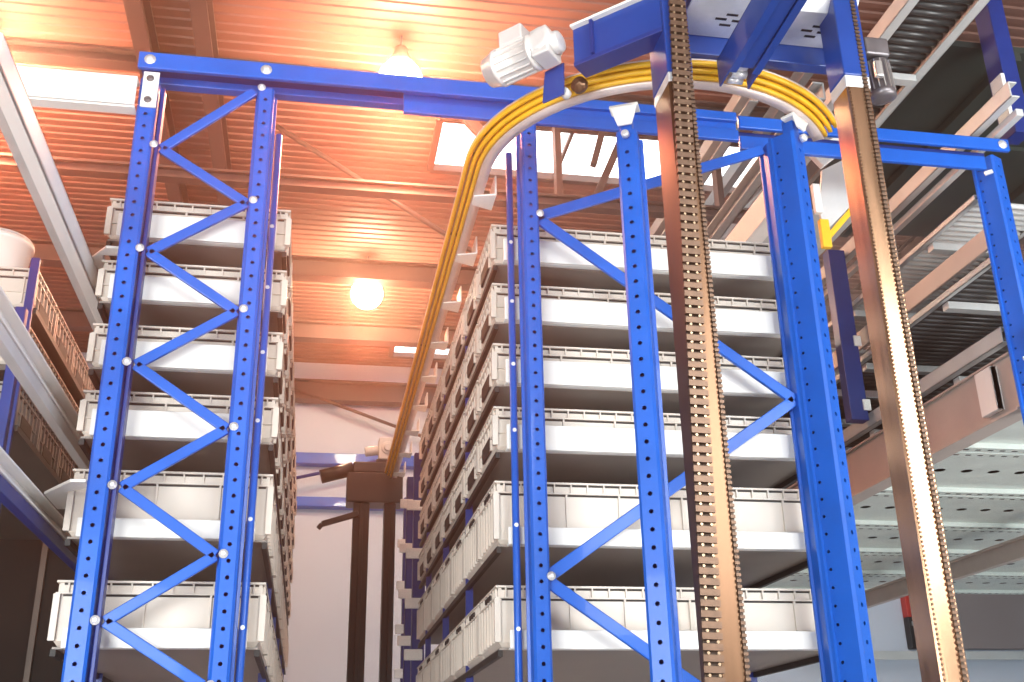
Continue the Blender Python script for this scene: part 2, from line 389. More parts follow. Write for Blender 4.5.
# ------------------------------------------------------------------ totes
def make_tote(L, D, H, mat, label, name='storage_tote'):
    t = thing(name, label, 'tote')
    b = nb(); hx, hy = L/2, D/2; w = .008; ch = .022
    prof = [(ch, 0), (.006, ch), (.006, H)]
    def ring(i, z): return [b.verts.new((sx*(hx-i), s2*(hy-i), z)) for sx, s2 in ((-1, -1), (1, -1), (1, 1), (-1, 1))]
    rs = [ring(i, z) for i, z in prof]+[ring(.006+w, H), ring(.006+w, .03)]
    for p, q in zip(rs, rs[1:]):
        for k in range(4): b.faces.new((p[k], p[(k+1) % 4], q[(k+1) % 4], q[k]))
    b.faces.new(rs[0][::-1]); b.faces.new(rs[-1])
    # rim flanges and ribs belong to the same moulding
    rp = .045 if H > .22 else .040
    def band(z0, z1, o):
        for x0, x1, y0, y1 in ((-hx-o, hx+o, -hy-o, -hy+.006), (-hx-o, hx+o, hy-.006, hy+o), (-hx-o, -hx+.006, -hy+.006, hy-.006), (hx-.006, hx+o, -hy+.006, hy-.006)):
            box(b, x0, x1, y0, y1, z0, z1)
    band(H-.008, H, .006); band(H-rp-.006, H-rp, .006)
    if H < .22: band(H*.42-.005, H*.42, .004)
    for k in range(10):
        xx = -hx+L*(k+.5)/10; box(b, xx-.003, xx+.003, -hy-.004, -hy+.006, H-rp, H-.008)
    for k in range(7):
        yy = -hy+D*(k+.5)/7
        for s in (-1, 1): box(b, min(s*hx-s*.006, s*(hx+.004)), max(s*hx-s*.006, s*(hx+.004)), yy-.003, yy+.003, H-rp, H-.008)
    for fx in (.10, .42, .74, .93): box(b, -hx+L*fx-.004, -hx+L*fx+.004, -hy-.004, -hy+.006, .03, H-rp-.006)
    for k in range(6):
        yy = -hy+D*(k+.5)/6
        for s in (-1, 1): box(b, min(s*(hx-.006), s*(hx+.004)), max(s*(hx-.006), s*(hx+.004)), yy-.006, yy+.006, .03, H-rp-.006)
    for sx in (-1, 1):
        for s2 in (-1, 1): box(b, sx*hx-.012, sx*hx+.012, s2*hy-.010, s2*hy+.010, .022, H-rp-.006)
    b2 = nb()          # narrow open slots under the two flanges
    for za in (H-.016, H-rp-.014):
        for s in (-1, 1):
            y0, y1 = sorted((s*(hy-.009), s*(hy-.0045))); box(b2, -hx+.02, hx-.02, y0, y1, za, za+.0075)
            x0, x1 = sorted((s*(hx-.009), s*(hx-.0045))); box(b2, x0, x1, -hy+.02, hy-.02, za, za+.0075)
    obj('body', b, mat, t, 0, False, [(b2, 'dark')])
    if H < .22:
        for s in (-1, 1):
            b = nb(); x0, x1 = sorted((s*(hx-.004), s*(hx+.007)))
            box(b, x0, x1, -.105, .105, .025, .095); o = obj('hand_hole', b, 'dark', t, .01); o['label'] = 'dark hand hole'
    else:
        for s in (-1, 1):
            b = nb(); x0, x1 = sorted((s*(hx-.004), s*(hx+.006)))
            box(b, x0, x1, -.07, .07, H-rp+.007, H-.014); o = obj('hand_hole', b, 'dark', t, .006); o['label'] = 'dark hand hole'
    return t

PITCH = .48; TD = .444; Y0 = 4.402
TOTE = {}
def place(key, dims, loc, label, group):
    if key not in TOTE:
        TOTE[key] = make_tote(*dims, label); TOTE[key].location = loc; TOTE[key]['group'] = group
    else:
        copy_thing(TOTE[key], loc, label)['group'] = group

NARROW, WIDE = 11, 7
for li, (z, h) in enumerate(LEVH):
    for k in range(NARROW):
        pos = 'front' if k == 0 else ORD[k]+' from the front'
        place(('n', h), (.762, TD, h, 'tote'), (-.568, Y0+TD/2+k*PITCH, z), f'cream tote on the {LNAME[li]} shelf of the narrow rack, {pos}', f'totes on the {LNAME[li]} shelf of the narrow rack')
    for k in range(WIDE):
        pos = 'front corner' if k == 0 else ORD[k]+' along aisle'
        place(('w', h), (.722, TD, h, 'tote'), (1.096, Y0+TD/2+k*PITCH, z), f'cream tote on the {LNAME[li]} shelf of the wide rack, {pos}', f'totes on the {LNAME[li]} shelf of the wide rack')
    for k in range(1):
        copy_thing(TOTE[('w', h)], (1.838, Y0+TD/2+k*PITCH, z), f'cream tote on the {LNAME[li]} shelf of the wide rack, behind thick chain')['group'] = f'totes on the {LNAME[li]} shelf of the wide rack'

# ------------------------------------------------------------------ racks
def rack(name, label, x0, x1, depth, cols, bx0, bx1):
    t = thing(name, label, 'rack', ((x0+x1)/2, Y0, 0))
    y1 = Y0+depth*PITCH
    for li, z in enumerate(LEV):
        b = nb(); th = .008
        box(b, x0+.01, x1-.01, Y0-.004, y1, z-th-.001, z-.001)
        obj('shelf', b, 'shelf', t)
        b = nb()
        for xa in (x0+.004, x1-.024): box(b, xa, xa+.02, Y0, y1, z-.034, z-.0095)
        obj('runner', b, 'dark', t)
        hb = .062 if li < 2 else .098
        b = nb(); box(b, bx0, bx1, 4.335, 4.352, z-.012, z+hb); box(b, bx0, bx1, 4.352, 4.385, z-.012, z-.004); obj('front_rail', b, 'white', t, .004)
    for xx in cols:
        ys = [Y0+k*PITCH-.018 for k in range(2, depth+1, 2)]
        for yy in ys:
            b = nb(); box(b, xx-.018, xx+.018, yy-.006, yy+.006, 0, 4.0); obj('post', b, 'navy', t)
    return t
rack('storage_rack', 'narrow single-row rack of cream totes behind the braced blue frame', -.952, -.184, NARROW, (-.93, -.21), -.90, -.235)
rack('storage_rack', 'wide double-row rack of cream totes inside the bend of the curved rail', .732, 2.203, WIDE, (.755, 2.18), .775, 2.19)

# ------------------------------------------------------------------ curved overhead rail
ZR = 4.115
def rail_path(r, ya, yb):
    pts = []; y = ya
    while y > CY+1e-6: pts.append((CX-r, y, ZR, -1, 0)); y -= .5
    for k in range(0, 39):
        a = math.pi+k*math.pi/48
        pts.append((CX+r*math.cos(a), CY+r*math.sin(a), ZR, math.cos(a), math.sin(a)))
    return pts
t = thing('curved_rail', 'overhead crane rail with yellow conductor bars bending round the wide rack', 'rail', (CX, CY, ZR))
sq = lambda o0, o1, u0, u1: [(o0, u0), (o1, u0), (o1, u1), (o0, u1)]
P = rail_path(RR-.055, 9.3, 7.6)
b = nb(); sweep(b, P, sq(-.022, .022, -.022, -.008)); sweep(b, P, sq(-.004, .004, -.008, .07)); sweep(b, P, sq(-.022, .022, .07, .084))
obj('running_rail', b, 'pink', t)
for k, (o, u) in enumerate(((.024, -.014), (.046, .000), (.070, .016))):
    b = nb(); sweep(b, P, sq(o, o+.016, u, u+.022)); obj('conductor_bar', b, 'yellow', t)
b = nb(); sweep(b, P, sq(.006, .088, .034, .040)); obj('cover_strip', b, 'pink', t)
for k, (px, py, pz, nx, ny) in enumerate(P):
    if k % 3 == 0:
        b = nb()
        s = V3((-ny, nx, 0))*.012; q = V3((px, py, pz)); n_ = V3((nx, ny, 0))
        slab(b, [q+n_*.02+s+V3((0, 0, .022)), q+n_*.02-s+V3((0, 0, .022)), q+n_*.085-s+V3((0, 0, .037)), q+n_*.085+s+V3((0, 0, .037))], (0, 0, .006)); obj('conductor_clip', b, 'gun', t)
for k in range(9):
    y = 4.36+k*.60
    if y > 9.2: break
    b = nb()
    slab(b, [(.635, y-.06, ZR-.025), (.635, y+.02, ZR-.025), (.735, y+.06, ZR-.025), (.735, y-.09, ZR-.025)], (0, 0, -.008))
    slab(b, [(.727, y-.09, ZR-.033), (.735, y-.09, ZR-.033), (.735, y+.06, ZR-.033), (.727, y+.06, ZR-.033)], (0, 0, .10))
    o = obj('wall_bracket', b, 'white', t, .002); o['label'] = 'white support bracket'

# ------------------------------------------------------------------ stacker crane in the bend
cr = thing('stacker_crane', 'stacker crane with two brown chain masts and a blue head under the curved rail', 'crane', (1.5, 3.1, 0))
def mast(x0, x1, y0, y1, zb, bandh, mt):
    b = nb(); c = .006
    poly = [(x0+c, y0), (x1-c, y0), (x1, y0+c), (x1, y1-c), (x1-c, y1), (x0+c, y1), (x0, y1-c), (x0, y0+c)]
    prism(b, poly, 0, zb); p = obj('mast', b, mt, cr)
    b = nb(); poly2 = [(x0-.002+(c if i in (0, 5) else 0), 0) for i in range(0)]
    box(b, x0-.002, x1+.002, y0-.002, y1+.002, zb, zb+bandh); sub('mast_sheen', b, 'zinc', p, .004)  # pale band painting the reflection below the blue mast top
    b = nb(); box(b, x0-.004, x1+.004, y0-.004, y1+.004, zb+bandh, 4.75); sub('mast_head', b, 'shadeblue', p, .005)
    return p
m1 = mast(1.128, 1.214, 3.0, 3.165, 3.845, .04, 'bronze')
m2 = mast(1.796, 1.888, 3.0, 3.115, 3.895, .05, 'bronze_lit')
# leaf chain on the first mast: stacked plates with pin ends
b = nb(); bp = nb(); bk = nb()
pa, pb = V3((1.098, 2.972, 1.84)), V3((1.186, 2.972, 4.6)); d = (pb-pa).normalized(); ln = (pb-pa).length; N = int(ln/.030)
sx = V3((1, 0, 0)); sx = (sx-d*sx.dot(d)).normalized()
for k in range(N):
    c0 = pa+d*(k*.030)
    bar(b, c0+d*.001, c0+d*.0195, .060, .014, (0, -1, 0))
    for s in (-1, 1): tube(bp, c0+d*.024+sx*s*.015+V3((0, -.004, 0)), c0+d*.024+sx*s*.015+V3((0, -.0095, 0)), .0045, 8)
bar(bk, pa+V3((0, .010, 0)), pb+V3((0, .010, 0)), .050, .006, (0, -1, 0))
obj('lift_chain', b, 'chain', cr, 0, False, [(bp, 'brass'), (bk, 'chain_gap')])
def small_chain(x0, x1, y, z0, z1, w):
    bb = nb(); bd = nb(); n_ = int((z1-z0)/.017)
    for k in range(n_):
        f = k/n_; x = x0+(x1-x0)*f; z = z0+k*.017
        box(bb, x-w/2, x+w/2, y-.008, y, z, z+.009)
        box(bd, x-w/3, x+w/3, y-.004, y, z+.0095, z+.0165)
    obj('roller_chain', bb, 'chain', cr, 0, False, [(bd, 'chain_gap')])
small_chain(1.206, 1.206, 2.9985, 1.75, 4.3, .014)
small_chain(1.868, 1.868, 2.9985, 1.75, 4.4, .017)
b = nb()
for k in range(150): box(b, 1.800, 1.806, 2.9945, 2.9995, 1.75+k*.0143, 1.757+k*.0143)
obj('tooth_strip', b, 'bronze', cr)
# head: underside plates with slots, cross channel, side panels
def slotted_plate(x0, x1, y0, y1, z, holes):
    b = nb(); box(b, x0, x1, y0, y1, z, z+.006); p = obj('head_plate', b, 'zinc', cr, .002); p['label'] = 'silver plate with four slots'
    b = nb()
    for hx_, hy_ in holes: box(b, hx_-.022, hx_+.022, hy_-.006, hy_+.006, z-.0012, z+.0005)
    sub('slot', b, 'black', p)
def slots(cx_, cy_): return [(cx_, cy_-.028), (cx_-.035, cy_), (cx_+.032, cy_+.004), (cx_-.008, cy_+.032)]
slotted_plate(1.262, 1.60, 2.95, 3.243, 4.25, slots(1.44, 3.135))
slotted_plate(1.60, 1.905, 3.045, 3.245, 4.25, slots(1.79, 3.15))
b = nb(); slab(b, [(1.60, 3.045, 4.25), (1.905, 3.045, 4.25), (1.905, 2.97, 4.33), (1.60, 2.97, 4.33)], (0, .006, .006)); obj('head_cover', b, 'zinc', cr)
b = nb(); box(b, 1.216, 1.905, 3.247, 3.275, 4.167, 4.262); box(b, 1.216, 1.905, 3.237, 3.29, 4.160, 4.168); obj('head_beam', b, 'shadeblue', cr, .004)
b = nb(); box(b, 1.216, 1.905, 2.90, 3.29, 4.34, 4.42); obj('head_box', b, 'navy', cr, .006)
# cross channel running along the depth below the head
b = nb(); x0, x1, yE = 1.415, 1.535, 3.24
box(b, x0, x0+.008, 2.3, yE, 4.02, 4.14); box(b, x1-.008, x1, 2.3, yE, 4.02, 4.14); box(b, x0, x1, 2.3, yE, 4.132, 4.14)
box(b, x0, x0+.030, 2.3, yE-.10, 4.014, 4.021); box(b, x1-.030, x1, 2.3, yE-.10, 4.014, 4.021); box(b, x0+.03, x1-.03, 2.3, yE-.12, 4.024, 4.031)
o = obj('cross_channel', b, 'shadeblue', cr, .002)
b = nb(); bar(b, (1.475, yE-.14, 4.06), (1.475, yE-.01, 4.06), .05, .02); tube(b, (1.445, yE-.05, 4.05), (1.505, yE-.05, 4.05), .018); tube(b, (1.445, yE-.01, 4.05), (1.505, yE-.01, 4.05), .016)
sub('guide_roller', b, 'zinc', o)
# angled trailing arm with its panels
A0, A1 = V3((.862, 3.265, 0)), V3((1.125, 3.012, 0)); ad = (A1-A0).normalized(); an = V3((ad.y, -ad.x, 0))
if an.y > 0: an = -an
b = nb(); slab(b, [A0+V3((0, 0, 4.085)), A1+V3((0, 0, 4.085)), A1+V3((0, 0, 4.235)), A0+V3((0, 0, 4.235))], -an*.012)
o = obj('arm_panel', b, 'shadeblue', cr, .003)
b = nb(); bar(b, A0+V3((0, 0, 4.240))+an*.006, A1+V3((0, 0, 4.240))+an*.006, .03, .010); sub('panel_edge', b, 'white', o)
b = nb(); q = A0+ad*.085; bar(b, q+V3((0, 0, 4.085))+an*.008, q+V3((0, 0, 4.235))+an*.008, .012, .016, an); sub('panel_rib', b, 'navy', o)
b = nb(); bar(b, A0+V3((0, 0, 4.075))+an*.02-an*.06, A1+V3((0, 0, 4.075))-an*.04, .09, .02); obj('arm_ledge', b, 'navy', cr, .003)
# drive gearmotor
mo = thing('drive_gearmotor', 'silver gearmotor with terminal box on the angled blue arm of the crane head', 'motor', (.70, 3.4, 4.14))
ma, mb_ = V3((.570, 3.47, 4.150)), V3((.80, 3.255, 4.165)); md = (mb_-ma).normalized(); ms = V3((md.y, -md.x, 0))
b = nb(); lathe(b, ma, md, [(0, .034), (.004, .058), (.05, .070), (.052, .074), (.066, .074), (.068, .065), (.205, .065), (.207, .072), (.222, .072), (.224, .04)], 24)
p = obj('motor_housing', b, 'motor', mo)
b = nb()
for k in range(16):
    a = k*2*math.pi/16; rd = ms*math.cos(a)+V3((0, 0, 1))*math.sin(a)
    bar(b, ma+md*.070+rd*.067, ma+md*.204+rd*.067, .004, .010, rd)
sub('cooling_fins', b, 'motor', p)
b = nb(); c0 = ma+md*.13+V3((0, 0, .094)); bar(b, c0-md*.052, c0+md*.052, .09, .07); obj('terminal_box', b, 'motor', mo, .006)
b = nb(); g = ma+md*.262
bar(b, g-md*.036, g+md*.036, .105, .12); lathe(b, g+V3((0, 0, .01))-ms*.06, ms, [(0, .03), (.006, .05), (.115, .05), (.12, .03)], 20)
lathe(b, g+md*.036, md, [(0, .045), (.03, .042), (.034, .02)], 16); obj('gearbox', b, 'motor', mo, .006)
b = nb()
for s in (-1, 1):
    for u in (-1, 1): tube(b, g+ms*s*.035+V3((0, 0, u*.045))-md*.036, g+ms*s*.035+V3((0, 0, u*.045))-md*.05, .008, 8)
obj('gearbox_bolt', b, 'gun', mo)
b = nb(); q = V3((.80, 3.36, 0)); slab(b, [q-ad*.05+V3((0, 0, 3.985)), q+ad*.045+V3((0, 0, 3.99)), q+ad*.05+V3((0, 0, 4.13)), q-ad*.035+V3((0, 0, 4.12))], -an*.010)
obj('motor_mount', b, 'shadeblue', cr, .003)
b = nb(); q = V3((.905, 3.36, 4.055)); lathe(b, q, -an, [(-.03, .010), (-.028, .016), (-.016, .016), (-.014, .032), (.01, .032)], 16); obj('drive_roller', b, 'bronze', cr)
b = nb(); q = V3((.855, 3.385, 4.03)); lathe(b, q, -an, [(-.02, .012), (-.016, .02), (.01, .02)], 16); obj('guide_wheel', b, 'white', cr)
# second gearmotor on the far mast
mo = thing('hoist_gearmotor', 'dark silver gearmotor hanging upright beside the outer brown mast', 'motor', (2.05, 3.2, 4.1))
b = nb(); lathe(b, (2.045, 3.19, 4.16), (.06, .0, -1), [(0, .03), (.004, .045), (.135, .045), (.137, .05), (.16, .05), (.165, .03)], 20); p = obj('motor_housing', b, 'gun', mo)
b = nb()
for k in range(14):
    a = k*2*math.pi/14; c0 = V3((2.047+.047*math.cos(a), 3.19+.047*math.sin(a), 4.15)); bar(b, c0, c0+V3((.0075, 0, -.125)), .004, .008, (math.cos(a), math.sin(a), 0))
sub('cooling_fins', b, 'alu', p)
b = nb(); box(b, 1.985, 2.085, 3.14, 3.24, 4.165, 4.245); tube(b, (1.985, 3.19, 4.205), (1.915, 3.19, 4.205), .035); obj('gearbox', b, 'gun', mo, .008)
b = nb(); box(b, 2.0, 2.03, 3.118, 3.14, 4.05, 4.12); obj('terminal_box', b, 'alu', mo, .004)

# ------------------------------------------------------------------ far stacker crane at the aisle end
t = thing('stacker_crane', 'distant black twin-mast stacker crane standing at the end of the aisle', 'crane', (.5, 9.5, 0))
for x0, x1 in ((.315, .455), (.585, .685)):
    b = nb(); box(b, x0, x1, 9.45, 9.62, 0, 4.08); box(b, x0+.05, x0+.09, 9.43, 9.45, 0, 4.0); obj('mast', b, 'black', t, .006)
b = nb(); box(b, .25, .74, 9.40, 9.66, 3.90, 4.17); box(b, .30, .60, 9.42, 9.66, 4.17, 4.27); obj('head_carriage', b, 'black', t, .012)
b = nb(); tube(b, (.02, 9.5, 4.14), (.30, 9.5, 4.22), .062, 16); obj('hoist_drum', b, 'black', t)
b = nb(); bar(b, (.05, 9.42, 3.70), (.36, 9.42, 3.80), .04, .05); bar(b, (.05, 9.42, 3.70), (.02, 9.42, 3.66), .04, .04); obj('feeler_arm', b, 'black', t, .006)
b = nb(); box(b, .52, .68, 9.42, 9.58, 4.30, 4.50); lathe(b, (.60, 9.42, 4.40), (0, -1, 0), [(0, .06), (.02, .06), (.02, .035), (.05, .035)], 16); tube(b, (.40, 9.5, 4.38), (.52, 9.5, 4.40), .045); obj('drive_motor', b, 'offwhite', t, .008)
b = nb(); box(b, .50, .70, 9.44, 9.56, 4.27, 4.30); obj('motor_mount', b, 'black', t)

# blue posts with white end stops past the wide rack
for i, (x, y, w) in enumerate(((.76, 8.05, 'nearer'), (.765, 8.75, 'middle'), (.80, 9.45, 'farther'))):
    t = thing('signal_post', f'dark blue post with white reflector blocks past the wide rack, {w} of three', 'post', (x, y, 0), 'posts with white blocks')
    b = nb(); box(b, x-.045, x+.045, y-.05, y+.05, 0, 3.95); obj('post', b, 'navy', t, .005)
    for k in range(4):
        z = 2.42+k*.36+(.18 if i == 1 else 0)
        b = nb(); box(b, x-.10, x+.03, y-.075, y-.052, z, z+.075); obj('white_block', b, 'white', t, .004)

# ------------------------------------------------------------------ feed lanes beside the narrow rack
def channel(bm, x, y0, y1, z0, z1, w=.05, t=.008, side=-1):
    """C-channel along the depth, web on the given side"""
    xw = (x-w if side < 0 else x)
    if side < 0: box(bm, x-w, x-w+t, y0, y1, z0, z1)
    else: box(bm, x+w-t, x+w, y0, y1, z0, z1)
    box(bm, x-w if side < 0 else x, x if side < 0 else x+w, y0, y1, z0, z0+t); box(bm, x-w if side < 0 else x, x if side < 0 else x+w, y0, y1, z1-t, z1)
for z, h, nm, y0 in ((3.72, .10, 'upper', 2.9), (3.14, .09, 'middle', 2.9), (2.68, .075, 'lower', 2.9)):
    t = thing('feed_lane', f'{nm} white steel lane beam running beside the narrow rack', 'conveyor', (-1.08, 4, z))
    b = nb(); channel(b, -1.055, y0, 5.6, z-h, z, .055, .01, 1 if nm == 'upper' else -1); obj('side_channel', b, 'white', t, .003)
    if nm != 'upper':
        b = nb(); box(b, -1.10, -1.06, y0, 5.6, z-h-.055, z-h-.004); obj('lower_rail', b, 'navy' if nm == 'lower' else 'offwhite', t, .003)  # navy puts the shadow of the lower lane's lower face into the colour
    else:
        b = nb(); box(b, -1.13, -1.058, y0, 5.6, z-.016, z-.004); obj('lane_plate', b, 'offwhite', t)
for z, pts, nm in ((3.72, [(-1.050, 4.50), (-.93, 4.325), (-.862, 4.325), (-.862, 4.399), (-.955, 4.399), (-.955, 4.56), (-1.034, 4.565)], 'upper'),
                   (2.68, [(-1.054, 4.42), (-.92, 4.215), (-.862, 4.21), (-.862, 4.30), (-.965, 4.38), (-.965, 4.66), (-1.054, 4.67)], 'lower')):
    b = nb(); prism(b, pts, z, z+.012)
    tag(obj('transfer_plate', b, 'white', None, .002), f'white triangular transfer plate joining the {nm} lane to the narrow rack', 'plate')
b = nb(); prism(b, [(-1.45, 4.30), (-1.31, 4.25), (-1.31, 4.61), (-1.45, 4.62)], 2.68, 2.692)
tag(obj('transfer_plate', b, 'white', None, .002), 'small white plate outside the lower lane by the frame edge', 'plate')
t = thing('lane_bridge', 'white boxed steel bridge beam bolted to the top of the narrow rack frame', 'beam', (-1.1, 4.2, 4.4))
b = nb(); box(b, -1.44, -.862, 4.17, 4.185, 4.34, 4.485); box(b, -1.42, -.862, 4.185, 4.24, 4.475, 4.485); obj('face', b, 'white', t, .003)
b = nb(); box(b, -1.44, -.862, 4.186, 4.25, 4.335, 4.345); obj('lower_flange', b, 'white', t, .003)
b = nb(); box(b, -1.46, -1.405, 4.13, 4.169, 4.05, 4.52); obj('hanger', b, 'white', t, .004)
t = thing('lane_post', 'slim blue post carrying the white lanes beside the narrow rack', 'post', (-1.345, 4.3, 0))
b = nb(); box(b, -1.36, -1.315, 4.72, 4.77, 0, 3.60); obj('post', b, 'navy', t, .004)
b = nb(); box(b, -1.38, -1.30, 4.70, 4.79, 0, .012); obj('base_plate', b, 'navy', t)

# grey and cream totes on the dark shelves past the lanes
t = thing('flow_rack', 'dark shelving past the white lanes holding grey totes', 'rack', (-1.75, 5.2, 0))
SL = [3.20, 3.50, 3.80]
for z in SL:
    b = nb(); box(b, -2.22, -1.40, 5.2, 7.7, z-.03, z-.001); obj('shelf', b, 'under', t)
for yy in (5.17, 7.72):
    for xx in (-2.2, -1.43):
        b = nb(); box(b, xx-.02, xx+.02, yy-.012, yy+.012, 0, 4.05); obj('post', b, 'navy', t)
LN = ['lower', 'middle', 'upper']
for li, z in enumerate(SL):
    for k in range(5):
        key = ('f', 'g' if li == 0 else 'c')
        lab = f"{'grey' if li == 0 else 'pale'} tote on the {LN[li]} shelf of the dark shelving, {'front' if k == 0 else ORD[k]+' from the front'}"
        place(key, (.74, .45, .215, 'tote_grey' if li == 0 else 'tote'), (-1.80, 5.2+.24+k*.485 + (0.02 if k>2 else 0), z), lab, f'totes on the {LN[li]} shelf past the lanes')
for (x, y, z, r, h, nm) in ((-1.72, 5.5, 4.017, .17, .26, 'front'), (-1.9, 6.1, 4.017, .16, .24, 'second')):
    t = thing('plastic_tub', f'pale round plastic tub on the upper totes past the lanes, {nm} of two', 'tub', (x, y, z), 'tubs on the upper totes')
    b = nb(); lathe(b, (x, y, z), (0, 0, 1), [(0, r*.8), (.01, r*.84), (h*.9, r), (h*.9, r*1.05), (h, r*1.05), (h, r*.98), (h*.9, r*.95)], 24); obj('body', b, 'white', t)
    b = nb(); lathe(b, (x, y, z+h), (0, 0, 1), [(0, r*1.0), (.02, r*.99), (.045, r*.6), (.05, .03)], 24); obj('lid', b, 'offwhite', t)

# ------------------------------------------------------------------ conveyors beyond the outer post
def conveyor(label, xa, xb, za, y0, y1, h=.08, w=.04, pitch=.07, rmat='roller', beams=(1, 1), bmat='offwhite', rr=.022, zroll=None):
    t = thing('roller_conveyor', label, 'conveyor', ((xa+xb)/2, (y0+y1)/2, za))
    zr = za-h/2 if zroll is None else zroll
    if beams[0]:
        b = nb(); channel(b, xa, y0, y1, za-h, za, w, .008, -1); obj('side_channel', b, bmat, t, .003)
    if beams[1]:
        b = nb(); channel(b, xb, y0, y1, za-h, za, w, .008, 1); obj('side_channel', b, bmat, t, .003)
    k = 0; y = y0+.06
    while y < y1-.05 and k < 95:
        if y0 > 3.9 and abs(y-6.5) < .09: y += pitch; continue
        b = nb(); tube(b, (xa-.006, y, zr), (xb+.006, y, zr), rr, 8); obj('roller', b, rmat, t); y += pitch; k += 1
    for yy in (y0+.5, y0+1.45, y0+2.55, y1-.1):
        if yy < y1 and abs(yy-6.5) > .1: b = nb(); box(b, xa, xb, yy-.03, yy+.03, za-h-.045, za-h-.002); obj('cross_tie', b, bmat, t, .003)
    return t
c1 = conveyor('highest roller conveyor with broad white side beams above the outer post', 2.96, 3.27, 5.44, 3.3, 5.35, .10, .06, .06)
b = nb()
prev = None
pts = [(3.33, 5.35), (3.325, 5.45), (3.28, 5.53), (3.20, 5.57), (3.10, 5.58)]
for p, q in zip(pts, pts[1:]): bar(b, (p[0], p[1], 5.39), (q[0], q[1], 5.39), .05, .10)
obj('curved_end', b, 'offwhite', c1, .004)
t = thing('conveyor_beam', 'pale double beam passing behind the end of the dark blue top beam', 'beam', (3.33, 6, 4.8))
b = nb(); channel(b, 3.335, 4.02, 9.0, 4.71, 4.80, .05, .008, -1); obj('beam', b, 'offwhite', t, .003)
b = nb(); box(b, 3.36, 3.40, 4.10, 9.0, 4.66, 4.70); obj('lower_rail', b, 'offwhite', t, .003)
conveyor('thin-railed conveyor with close pale rollers under the top beam', 3.33, 3.78, 4.41, 4.47, 8.8, .035, .03, .055, 'offwhite', rr=.016)
c4 = conveyor('deep-sided beige conveyor with dark rollers crossing behind the outer post', 3.35, 4.10, 4.05, 4.34+.12, 8.8, .04, .03, .06, rr=.02)
b = nb(); box(b, 3.325, 3.345, 4.46, 8.8, 4.10, 4.215); obj('side_board', b, 'beige', c4, .004)
conveyor('lower pale conveyor just above the deep beige girder', 3.34, 4.15, 3.66, 4.47, 8.8, .085, .045, .065)
t = thing('conveyor_girder', 'deep beige girder with a mauve lower flange and white end plate', 'beam', (3.35, 6, 3.36))
b = nb(); box(b, 3.33, 3.345, 4.47, 8.9, 3.24, 3.515); obj('web', b, 'beige', t)
b = nb(); box(b, 3.30, 3.42, 4.47, 8.9, 3.225, 3.24); o = obj('lower_flange', b, 'beige', t, .002)
b = nb(); box(b, 3.31, 3.36, 4.47, 8.9, 3.515, 3.525); obj('upper_flange', b, 'beige', t)
b = nb(); box(b, 3.31, 3.40, 8.8, 8.88, 0, 3.224); obj('leg', b, 'beige', t)
b = nb(); box(b, 3.29, 3.325, 4.60, 4.74, 3.27, 3.50); box(b, 3.29, 3.33, 4.60, 4.608, 3.27, 3.5); obj('end_plate', b, 'white', t, .003)
# conveyor legs
for x, y, x2, zb, zt, nm in ((4.50, 6.5, 4.64, 3.381, 5.44, 'beyond the conveyors, under the dark green sheet'), (3.155, 5.80, 3.27, 3.60, 4.75, 'seen between the broad post and the outer mast')):
    t = thing('support_post', f'dark blue support post {nm}', 'post', (x, y, zb))
    b = nb(); box(b, x, x2, y, y+.08, zb, zt); obj('post', b, 'navy', t, .004)
    for z in (3.66, 4.08): b = nb(); box(b, x2-.03, x2+.018, y-.012, y, z, z+.07); obj('bracket', b, 'white', t, .002)
t = thing('support_post', 'tall dark blue post rising past the highest conveyor at the picture edge', 'post', (4.0, 4.5, 0))
b = nb(); box(b, 3.635, 3.735, 4.47, 4.60, 4.83, 6.2); obj('post', b, 'navy', t, .005)
for z in (4.9, 5.1): b = nb(); box(b, 3.61, 3.634, 4.46, 4.56, z, z+.10); obj('bracket', b, 'white', t, .002)
# white feed channel past the top of the wide rack
t = thing('feed_channel', 'bright white channel sloping out above the top totes behind the broad post', 'conveyor', (2.33, 6, 4.47))
b = nb(); box(b, 2.30, 2.31, 4.75, 8.4, 4.40, 4.56); box(b, 2.31, 2.40, 4.75, 8.4, 4.40, 4.41); box(b, 2.31, 2.36, 4.75, 8.4, 4.55, 4.56); obj('side_channel', b, 'white', t, .003)
b = nb(); box(b, 2.40, 2.80, 4.75, 8.4, 4.405, 4.415); obj('belt_pan', b, 'offwhite', t)
for x, z, y0, nm in ((2.72, 5.30, 4.9, 'upper'), (2.64, 5.75, 5.6, 'lower')):
    t = thing('support_beam', f'grey beam under the roof above the wide rack, {"inner" if nm=="upper" else "outer"} of two', 'beam', (x, 6.5, z))
    b = nb(); channel(b, x, y0, 9.2, z-.06, z+.06, .07, .012, 1); obj('beam', b, 'paleroof', t, .003)
t = thing('cover_panel', 'grey slanted cover panel with a yellow lower edge beside the outer mast', 'panel', (2.6, 4.6, 4.3))
k_ = 4.6/4.9; PX = lambda x, z: V3((x*k_, 4.6, 1.6+(z-1.6)*k_))
b = nb(); slab(b, [PX(2.66, 4.36), PX(2.84, 4.54), PX(2.87, 4.86), PX(2.70, 4.76), PX(2.65, 4.5)], (0, .02, 0)); obj('panel', b, 'motor', t, .003)
b = nb(); bar(b, PX(2.67, 4.325)+V3((0, .01, 0)), PX(2.85, 4.525)+V3((0, .01, 0)), .03, .030); obj('yellow_edge', b, 'yellow', t, .003)
b = nb(); bar(b, PX(2.66, 4.80)+V3((0, -.02, 0)), PX(2.88, 4.98)+V3((0, -.02, 0)), .04, .09); obj('top_channel', b, 'white', t, .003)
